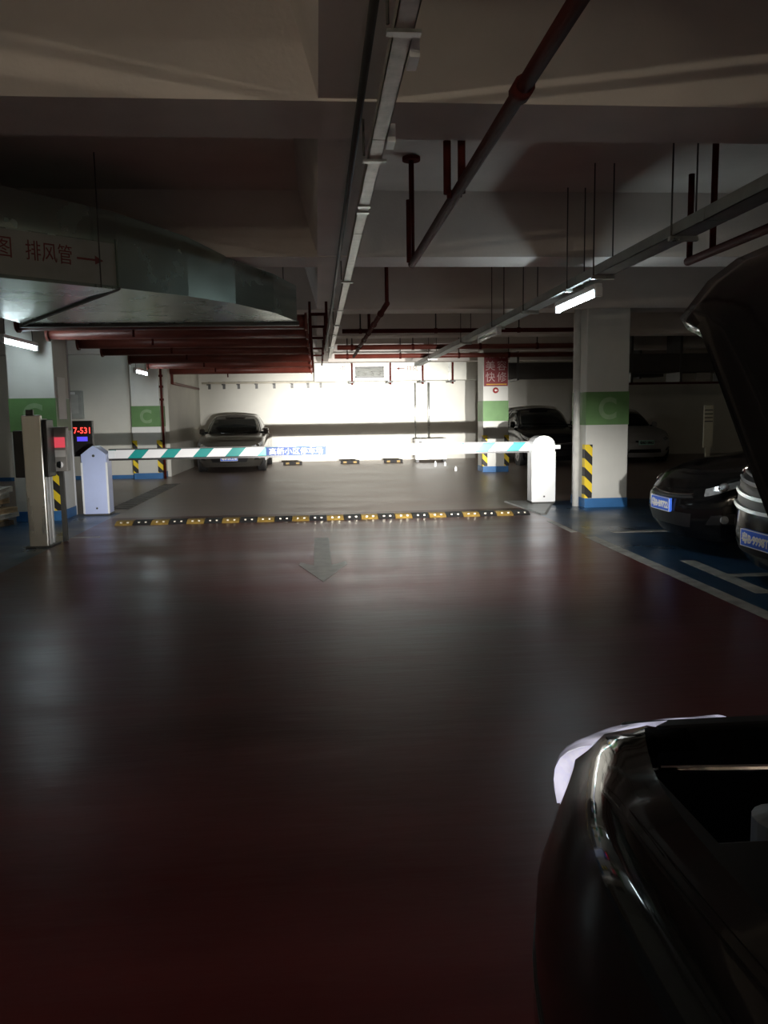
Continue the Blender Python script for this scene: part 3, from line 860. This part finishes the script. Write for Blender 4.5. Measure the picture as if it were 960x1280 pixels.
# ------------------------------------------------------------------ cars
def catmull(pts, n):
    out = []
    P = [pts[0]] + list(pts) + [pts[-1]]
    for i in range(1, len(P) - 2):
        for k in range(n):
            t = k / n
            out.append(tuple(0.5 * ((2 * P[i][d]) + (-P[i - 1][d] + P[i + 1][d]) * t + (2 * P[i - 1][d] - 5 * P[i][d] + 4 * P[i + 1][d] - P[i + 2][d]) * t * t +
                                    (-P[i - 1][d] + 3 * P[i][d] - 3 * P[i + 1][d] + P[i + 2][d]) * t ** 3) for d in range(2)))
    out.append(tuple(pts[-1]))
    return out


def lerp_tab(tab, y):
    """tab: (y, z) ascending in y; smooth-ish interpolation"""
    if y <= tab[0][0]:
        return tab[0][1]
    for (a, za), (b, zb) in zip(tab[:-1], tab[1:]):
        if y <= b:
            t = (y - a) / (b - a)
            return za + (zb - za) * t
    return tab[-1][1]


class Body:
    def __init__(s, outline, deck, levels):
        s.o = catmull(outline, 6)
        s.L = [0.0]
        for a, b in zip(s.o[:-1], s.o[1:]):
            s.L.append(s.L[-1] + math.hypot(b[0] - a[0], b[1] - a[1]))
        s.total = s.L[-1]
        s.deck = deck
        s.levels = levels
        s.lf = max(p[1] for p in s.o)
        s.lr = -min(p[1] for p in s.o)

    def plan(s, d):
        d = max(0.0, min(s.total, d))
        for i in range(len(s.L) - 1):
            if d <= s.L[i + 1]:
                t = (d - s.L[i]) / max(1e-9, s.L[i + 1] - s.L[i])
                return (s.o[i][0] + (s.o[i + 1][0] - s.o[i][0]) * t, s.o[i][1] + (s.o[i + 1][1] - s.o[i][1]) * t)
        return s.o[-1]

    def lev(s, k, x, y):
        zf, sx, fi, ri = s.levels[k]
        yy = y * ((s.lf - fi) / s.lf if y > 0 else (s.lr - ri) / s.lr)
        z = zf if not isinstance(zf, tuple) else lerp_tab(s.deck, yy) + zf[0]
        return Vector((x * sx, yy, z))

    def S(s, d, v, side=1):
        x, y = s.plan(abs(d))
        if d < 0:
            side = -side
        k = max(0, min(len(s.levels) - 2, int(v)))
        t = v - k
        a = s.lev(k, x, y)
        b = s.lev(k + 1, x, y)
        p = a + (b - a) * t
        return Vector((p.x * side, p.y, p.z))

    def N(s, d, v, side=1):
        e = 0.01
        n = (s.S(d + e, v, side) - s.S(d - e, v, side)).cross(s.S(d, min(v + 0.05, len(s.levels) - 1.01), side) - s.S(d, v - 0.05, side))
        n = n.normalized()
        p = s.S(d, v, side)
        if n.x * p.x + n.y * p.y < 0:
            n = -n
        return n

    def patch(s, name, quad, side, m, parent, off=0.006, thick=0.03, nu=8, nv=4, smooth=True, bow=0.0):
        A, B, D, E_ = quad  # bottom start, bottom end, top end, top start as (s, v)
        outer, inner = [], []
        for j in range(nv + 1):
            t = j / nv
            ro, ri = [], []
            for i in range(nu + 1):
                q = i / nu
                d = (A[0] * (1 - q) + B[0] * q) * (1 - t) + (E_[0] * (1 - q) + D[0] * q) * t
                v = (A[1] * (1 - q) + B[1] * q) * (1 - t) + (E_[1] * (1 - q) + D[1] * q) * t + bow * math.sin(PI * q)
                p = s.S(d, v, side)
                n = s.N(d, v, side)
                ro.append(p + n * off)
                ri.append(p - n * thick)
            outer.append(ro)
            inner.append(ri)
        mb = MB().grid(outer)
        mb.grid([list(reversed(r)) for r in inner])
        ring_o = outer[0] + [r[-1] for r in outer[1:]] + list(reversed(outer[-1][:-1])) + [r[0] for r in reversed(outer[1:-1])]
        ring_i = inner[0] + [r[-1] for r in inner[1:]] + list(reversed(inner[-1][:-1])) + [r[0] for r in reversed(inner[1:-1])]
        mb.grid([ring_o + [ring_o[0]], ring_i + [ring_i[0]]])
        o = mb.build(name, m, parent)
        return sharp(o, 40) if smooth else o


SEDAN = [(0, 2.28), (.2, 2.27), (.42, 2.23), (.62, 2.14), (.77, 2.0), (.86, 1.78), (.895, 1.4), (.905, .8), (.91, -.4), (.905, -1.2), (.89, -1.65), (.84, -1.95), (.72, -2.14), (.5, -2.23), (.25, -2.27), (0, -2.28)]
SEDAN_DECK = [(-2.3, .90), (-2.1, .97), (-1.5, 1.0), (.9, .98), (1.5, .90), (1.95, .80), (2.15, .72), (2.3, .64)]
LEVELS = [(.15, .90, .14, .10), (.27, .96, .05, .04), (.42, .985, 0, 0), (.55, 1.0, .015, .0), ((-.13,), 1.0, .06, .02), ((-.035,), .95, .16, .06), ((0.0,), .84, .27, .14)]
CAB0 = [(0, 1.08), (.42, 1.04), (.70, .88), (.765, .55), (.78, -.35), (.765, -1.05), (.68, -1.45), (0, -1.60)]
CAB1 = [(0, .30), (.36, .27), (.53, .18), (.575, .0), (.585, -.35), (.575, -.65), (.52, -.85), (0, -.98)]


def add_wheels(r, W, yf, yr, rad=0.315):
    for y in (yf, yr):
        for s in (-1, 1):
            ax = (s, 0, 0)
            x = s * (W - 0.215)
            wl = MB().lathe([(rad - .04, 0), (rad, .03), (rad, .19), (rad - .03, .218), (rad - .10, .222)], (x, y, rad), ax, 28).build('wheel', RUBBER, r)
            sharp(wl)
            MB().lathe([(rad - .10, .215), (rad - .12, .226), (.06, .218), (.045, .228)], (x, y, rad), ax, 28).build('rim', RIM, wl)
            for k in range(5):
                a = 2 * PI * k / 5
                c_, s_ = math.cos(a), math.sin(a)
                q = MB()
                hw_ = .022
                pts = [(.04, -hw_), (rad - .11, -hw_ * 1.4), (rad - .11, hw_ * 1.4), (.04, hw_)]
                f_ = lambda u_, w_, h_: (x + s * h_, y + u_ * c_ - w_ * s_, rad + u_ * s_ + w_ * c_)
                q.prism([f_(u_, w_, .215) for u_, w_ in pts], [f_(u_, w_, .232) for u_, w_ in pts])
                q.build('spoke', RIM, wl)
            MB().lathe([(rad + .055, .165), (rad + .055, .218)], (x, y, rad + .01), ax, 28).build('wheel_arch', RUBBER, r)


def car(name, label, loc, rz, paint, plate=None, plate_m=None, plate_txt=None, style='sedan', zs=1.0, outline=SEDAN, deck=SEDAN_DECK, levels=LEVELS,
        hood_open=False, cab=True, wl=True, lens=None, mir=.72):
    r = thing(name, label, 'car', loc, rz)
    lens = lens or LENS
    up = lambda z: z if z < 0.5 else 0.5 + (z - 0.5) * zs
    deck = [(y, up(z)) for y, z in deck]
    levels = [((up(l[0]) if not isinstance(l[0], tuple) else l[0]), *l[1:]) for l in levels]
    B = Body(outline, deck, levels)
    W = max(p[0] for p in outline)
    nd = 70
    ds = [B.total * (i / nd) for i in range(nd + 1)]
    nl = len(levels)
    mb = MB()
    for side in (1, -1):
        rows = []
        for k in range(nl - 1):
            for t in ((0, 0.5) if k < nl - 2 else (0, 0.5, 1.0)):
                rows.append([B.S(d, k + t, side) for d in ds])
        mb.grid(rows)
    cowl = 0.82
    for i in range(nd):
        cross = []
        for d in (ds[i], ds[i + 1]):
            a = B.S(d, nl - 1.0001, -1)
            b = B.S(d, nl - 1.0001, 1)
            cross.append([a.lerp(b, j / 10) + Vector((0, 0, 0.035 * (1 - (2 * j / 10 - 1) ** 2) * min(1, abs(b.x) / .5))) for j in range(11)])
        if hood_open and cross[0][0].y > cowl:
            continue
        mb.grid(cross)
    # underside
    mb.grid([[B.S(d, 0, -1).lerp(B.S(d, 0, 1), j / 4) for j in range(5)] for d in ds])
    bo = mb.build('body', paint, r)
    sharp(bo, 50)
    if cab:
        zb = lambda y: lerp_tab(deck, y) - 0.01
        zr = up(1.44)

        def K(i, t, side):
            a = min(int(i), len(CAB0) - 2)
            q = i - a
            p0 = [CAB0[a][d] + (CAB0[a + 1][d] - CAB0[a][d]) * q for d in (0, 1)]
            p1 = [CAB1[a][d] + (CAB1[a + 1][d] - CAB1[a][d]) * q for d in (0, 1)]
            bul = 0.035 * math.sin(PI * t)
            x = (p0[0] + (p1[0] - p0[0]) * t) + bul * (p0[0] / .78)
            y = p0[1] + (p1[1] - p0[1]) * t + bul * (1 if p0[1] > .9 else 0)
            return Vector((x * side, y, zb(p0[1]) + (zr - zb(p0[1])) * (t ** 0.92)))
        idx = [i / 3 for i in range((len(CAB0) - 1) * 3 + 1)]
        cb = MB()
        for side in (1, -1):
            cb.grid([[K(i, t, side) for i in idx] for t in (0, .25, .5, .75, .92, 1.0)])
        rows = []
        for i in idx:
            a, b = K(i, 1, -1), K(i, 1, 1)
            rows.append([a.lerp(b, j / 8) + Vector((0, 0, 0.045 * (1 - (2 * j / 8 - 1) ** 2) * min(1, b.x / .4))) for j in range(9)])
        cb.grid(rows)
        sharp(cb.build('cabin', paint, r), 50)

        def win(nm, i0, i1, t0, t1, side, both=False):
            pts = []
            n_ = 10
            for t in [t0 + (t1 - t0) * j / 5 for j in range(6)]:
                row = []
                if both:
                    for j in range(-n_, n_ + 1):
                        ii = i1 * abs(j) / n_ if i0 == 0 else i0 + (i1 - i0) * (1 - abs(j) / n_)
                        row.append(K(ii, t, 1 if j >= 0 else -1))
                else:
                    for j in range(n_ + 1):
                        row.append(K(i0 + (i1 - i0) * j / n_, t, side))
                pts.append(row)
            c_ = Vector((0, -.3, .9))
            out = [[p + (p - c_).normalized() * .010 for p in row] for row in pts]
            sharp(MB().grid(out).build(nm, GLASS, r, solid=.012), 40)
        win('windshield', 0, 1.85, .06, .93, 1, True)
        win('rear_window', 6.12, 7, .10, .90, 1, True)
        for side in (1, -1):
            win('side_window', 2.35, 3.9, .10, .90, side)
            win('side_window', 4.05, 5.6, .10, .90, side)
            ms = MB().lathe([(.03, 0), (.085, .02), (.09, .09), (.06, .14)], (side * .80, mir, 1.0 * zs + .02), (side, 0.15, .1), 14)
            mo = ms.build('side_mirror', paint, r)
            sharp(mo, 60)
            MB().box(*sorted((side * .72, side * .84)), mir - .03, mir + .03, .97 * zs, 1.02 * zs).build('mirror_arm', BLACKP, mo)
    if wl:
        add_wheels(r, W - (.14 if hood_open else .03), 1.20 if hood_open else 1.38, -1.36)
    for side in (1, -1):
        if not hood_open:
            hl = B.patch('headlight', [(.62, 3.75), (1.12, 4.35), (1.20, 4.85), (.58, 4.45)], side, lens, r, .008)
            pz = B.S(.78, 4.3, side) + B.N(.78, 4.3, side) * .01
            MB().lathe([(.05, 0), (.05, .012), (.035, .02)], pz, B.N(.78, 4.3, side), 16).build('projector', CHROME, hl)
            B.patch('fog_lamp_surround', [(.66, 1.35), (1.02, 1.55), (.96, 2.2), (.74, 2.0)], side, BLACKP, r, .006)
            q = B.S(.86, 1.8, side)
            MB().lathe([(.04, 0), (.04, .015)], q + B.N(.86, 1.8, side) * .004, B.N(.86, 1.8, side), 14).build('fog_lamp', lens, r)
            B.patch('taillight', [(B.total - 1.0, 3.6), (B.total - .55, 3.7), (B.total - .6, 4.6), (B.total - 1.05, 4.7)], side, REDLENS, r, .006)
    if not hood_open:
        if style == 'sedan':
            g_ = B.patch('grille', [(-.50, 3.55), (.50, 3.55), (.42, 4.25), (-.42, 4.25)], 1, BLACKP, r, .006, nu=14)
            for v in (3.72, 3.95, 4.15):
                B.patch('grille_bar', [(-.46, v), (.46, v), (.46, v + .06), (-.46, v + .06)], 1, CHROME if v > 4.1 else DARKSTEEL, g_, .014, .004, 14, 1)
            B.patch('lower_intake', [(-.46, 1.05), (.46, 1.05), (.52, 2.0), (-.52, 2.0)], 1, BLACKP, r, .006, nu=14)
        elif style == 'kidney':
            for side in (1, -1):
                g_ = B.patch('grille', [(.03, 3.6), (.26, 3.65), (.28, 4.3), (.03, 4.3)], side, BLACKP, r, .01)
            B.patch('lower_intake', [(-.5, 1.05), (.5, 1.05), (.45, 1.7), (-.45, 1.7)], 1, BLACKP, r, .006, nu=14)
        elif style == 'bars':
            g_ = B.patch('grille', [(-.56, 3.2), (.56, 3.2), (.50, 4.75), (-.50, 4.75)], 1, BLACKP, r, .008, nu=14)
            for v in (3.32, 3.7, 4.08, 4.46):
                B.patch('chrome_bar', [(-.56, v), (.56, v), (.56, v + .10), (-.56, v + .10)], 1, mat('satin_chrome', (0.85, 0.85, 0.86), 0.32, metal=0.8, var=0.02), g_, .03, .004, 16, 2, bow=-.12)
            B.patch('lower_intake', [(-.6, 1.0), (.6, 1.0), (.55, 1.6), (-.55, 1.6)], 1, BLACKP, r, .006, nu=14)
        nose = B.S(0, 2.4).y
        zc = plate if plate else .48
        if plate_txt:
            pm = plate_m or PLATEB
            p_ = MB().box(-.22, .22, nose - .01, nose + .022, zc - .07, zc + .07).build('license_plate', pm, r, bevel=.004)
            p_['label'] = 'license plate'
            fr = MB()
            for a in ((-.22, .22, -.07, -.064), (-.22, .22, .064, .07), (-.22, -.214, -.064, .064), (.214, .22, -.064, .064)):
                fr.box(a[0], a[1], nose + .022, nose + .024, zc + a[2], zc + a[3])
            fr.build('plate_rim', WHITEP, p_)
            text('plate_lettering', plate_txt, .1, WHITEP if pm == PLATEB else BLACKP, p_, (0, nose + .024, zc), (-1, 0, 0), (0, 0, 1), ext=.001, width=.39, height=.092, bold=.004)
    return r, B


car('parked_car', 'dull grey sedan parked facing out at the lit back wall', (-2.28, 23.15, 0), PI, GREYCAR, .38, None, '粤B·5K218', 'sedan', 1.02)
car('parked_car', 'black car hidden in the dark beyond the white barrier post', (6.35, 23.0, 0), PI, DARKCAR, .46, None, None, 'sedan', 1.08)
car('parked_car', 'silver white car with twin grilles half hidden by the right column', (9.05, 23.75, 0), PI, WHITECAR, .56, PLATEG, '粤BD18862', 'kidney', 1.0)
car('parked_car', 'glossy black sedan with blue plate parked nose to the lane beside the column', (5.87, 8.10, 0), PI / 2, BLACKCAR, .48, None, '粤B·B9722', 'sedan', 1.0)
car('parked_car', 'black car with chrome grille bars at the right edge', (5.73, 6.0, 0), PI / 2, BLACKCAR, .41, None, '粤B·9998T', 'bars', 1.0, deck=[(-2.3, 1.0), (-1.5, 1.10), (.9, 1.12), (1.5, 1.08), (1.95, 1.03), (2.15, .98), (2.3, .92)])

# ------------------------------------------------------------------ the car with its hood up
OWN = [(0, 2.28), (.22, 2.25), (.43, 2.15), (.60, 2.0), (.73, 1.82), (.82, 1.62), (.885, 1.42), (.92, 1.18), (.94, .8), (.945, .2), (.94, -.8), (.92, -1.5), (.88, -1.9), (.74, -2.14), (.5, -2.23), (.25, -2.27), (0, -2.28)]
OWN_DECK = [(-2.3, .92), (-2.1, .99), (-1.5, 1.02), (.82, 1.03), (1.3, .98), (1.63, .935), (1.9, .81), (2.1, .72), (2.3, .65)]
OWN_LEV = [(.20, .90, .14, .10), (.30, .96, .05, .04), (.45, .985, 0, 0), (.60, 1.0, .0, .0), ((-.20,), 1.0, .02, .02), ((-.055,), .955, .07, .06), ((-.012,), .915, .12, .10), ((0.0,), .85, .18, .14), ((-.05,), .83, .20, .16)]
own, OB = car('open_hood_car', 'black car in the foreground with its hood raised and headlights on', (1.17, -.40, 0), 0, OWNPAINT, None, None, None, 'own', 1.0, OWN, OWN_DECK, OWN_LEV, hood_open=True, mir=.28)
LIT = mat('lit_headlight', (0.75, 0.75, 0.85), 0.12, var=0.3, scale=22, coat=1.0, emit=(0.80, 0.78, 1.0), estr=0.32)
_nt = LIT.node_tree
_nz = _nt.nodes.new('ShaderNodeTexVoronoi')
_nz.inputs['Scale'].default_value = 16.0
_tc = _nt.nodes.new('ShaderNodeTexCoord')
_mr = _nt.nodes.new('ShaderNodeMapRange')
_mr.inputs['From Max'].default_value = 0.7
_mr.inputs['To Min'].default_value = 0.10
_mr.inputs['To Max'].default_value = 0.60
_nt.links.new(_tc.outputs['Object'], _nz.inputs['Vector'])
_nt.links.new(_nz.outputs['Distance'], _mr.inputs['Value'])
_nt.links.new(_mr.outputs['Result'], _nt.nodes['Principled BSDF'].inputs['Emission Strength'])
for side in (1, -1):
    def lamp_pt(t, q, bul):
        O = [(.422, 1.365, .735), (.455, 1.50, .705), (.57, 1.635, .68), (.74, 1.735, .66), (.94, 1.72, .70)]
        I = [(.482, 1.315, .862), (.56, 1.43, .835), (.665, 1.53, .812), (.79, 1.61, .785), (.93, 1.675, .748)]
        k = min(int(t * 4), 3)
        f = t * 4 - k
        a = Vector(O[k]).lerp(Vector(O[k + 1]), f)
        b = Vector(I[k]).lerp(Vector(I[k + 1]), f)
        p = a.lerp(b, q) + Vector((-.03, .02, .02)) * bul * math.sin(PI * q)
        return Vector(((p.x - 1.17) * -side, p.y + .40, p.z))
    hl = sharp(MB().grid([[lamp_pt(t / 16, q / 8, 1.0) for t in range(17)] for q in range(9)]).build('headlight', LIT, own, solid=.03), 50)
    hl['label'] = 'glowing clear headlight lens'
    for d, v, rr in ((.62, 4.25, .055), (.40 + .06, 4.25, .04)):
        n = OB.N(d, v, side)
        MB().lathe([(rr, 0), (rr, .008), (rr * .8, .012)], OB.S(d, v, side) + n * .035, n, 20).build('projector', mat('lamp_core', (0.9, 0.9, 0.9), 0.1, emit=(1, .97, .92), estr=6.0), hl)
    OB.patch('reflection_patch', [(1.66, 3.9), (1.76, 3.9), (1.76, 4.25), (1.66, 4.25)], side, mat('reflection_patch_tone', (0.10, 0.08, 0.075), 0.35), own, .012)  # made-up raised patch in place of a dull reflection on the fender
    OB.patch('bumper_seam', [(.95, 3.42), (1.5, 3.42), (1.5, 3.46), (.95, 3.46)], side, BLACKP, own, .003)
# engine bay
ENG = mat('engine_black', (0.012, 0.012, 0.013), 0.45, var=0.3)
MB().box(-.70, .70, .75, 1.98, .30, .34).build('engine_bay_tray', ENG, own)
MB().box(-.72, -.70, .75, 1.6, .30, .93).build('inner_wing', ENG, own)
MB().box(.70, .72, .75, 1.6, .30, .93).build('inner_wing', ENG, own)
MB().box(-.78, .78, .72, .78, .30, 1.0).build('firewall', ENG, own)
MB().box(-.55, .55, 1.93, 1.98, .30, .80).build('radiator_support', ENG, own, bevel=.01)
MB().box(-.34, .30, 1.0, 1.62, .34, .82).build('engine_cover', ENG, own, bevel=.05, bseg=3)
MB().box(-.64, -.40, 1.15, 1.50, .34, .80).build('battery', ENG, own, bevel=.01)
MB().box(.36, .62, 1.2, 1.55, .34, .78).build('air_box', ENG, own, bevel=.03)
for s in (-1, 1):
    MB().lathe([(.12, 0), (.12, .05), (.05, .07), (.03, .10)], (s * .58, .98, .80), seg=20).build('strut_mount', DARKSTEEL, own)
MB().lathe([(.055, 0), (.055, .10), (.03, .11), (.03, .15)], (-.395, 1.62, .66), seg=18).build('washer_tank', mat('pale_plastic', (0.40, 0.46, 0.44), 0.4), own)
MB().tube([(-.62, 1.62, .86), (-.46, 1.52, .90)], .006, 8).build('hood_latch_rod', CHROME, own)
MB().tube([(-.3, 1.7, .8), (-.05, 1.75, .83), (.3, 1.7, .78)], .03, 10).build('intake_hose', ENG, own, smooth=True)
# the raised hood
ang = math.radians(48.5)
hy, hz = .82, 1.035
def hood_pt(q, t, lift=0.0):
    """q across -1..1, t 0 hinge..1 front"""
    hw_ = .755
    yfront = 1.70 + .40 * (1 - abs(q) ** 2.2)
    y = hy + (yfront - hy) * t
    half = lerp_tab([(.8, .75), (1.3, .708), (1.6, .668), (1.72, .645), (2.2, .645)], y)
    x = q * half
    z = lerp_tab(OWN_DECK, y) + .012 + .03 * (1 - q * q) - .035 * max(0, t - .9) / .1 * 0.6 - .03 * max(0, abs(q) - .93) / .07 + lift
    dy, dz = y - hy, z - hz
    return Vector((x, hy + dy * math.cos(ang) - dz * math.sin(ang), hz + dy * math.sin(ang) + dz * math.cos(ang)))
qs = [-1, -.96, -.9, -.75, -.5, -.25, 0, .25, .5, .75, .9, .96, 1]
ts = [0, .15, .3, .45, .6, .75, .85, .92, .97, 1.0]
hd = sharp(MB().grid([[hood_pt(q, t) for q in qs] for t in ts]).build('hood', BLACKCAR, own, solid=.022), 40)
hd['label'] = 'raised black hood'
MB().grid([[hood_pt(q * .88, .06 + t * .86, -.03) for q in qs] for t in ts]).build('hood_liner', ENG, hd, solid=.012)
MB().tube([(.60, 1.5, .86), tuple(hood_pt(.8, .55, -.03))], .006, 8).build('prop_rod', DARKSTEEL, own)

# headlight beams
def beam(name, x, power, size, blend, sx, col, pitch, yawd=0.0):
    ld_ = bpy.data.lights.new(name, 'SPOT')
    ld_.energy = power
    ld_.color = col
    ld_.spot_size = math.radians(size)
    ld_.spot_blend = blend
    ld_.shadow_soft_size = 0.03
    ob = bpy.data.objects.new(name, ld_)
    C.objects.link(ob)
    ob.parent = own
    ob.location = (x, 2.12, .83)
    ob.rotation_euler = (math.radians(90 + pitch), 0, math.radians(-yawd))
    ob.scale = (sx, 1, 1)
    return ob


for s in (-1, 1):
    beam('headlight_beam', s * .55, BEAM_HOT, 15, 1.0, 1.5, XENON, 0.8, 1.0)
    beam('headlight_spread', s * .55, BEAM_WIDE, 20, 1.0, 2.9, XENON, -2.6, -3.0)
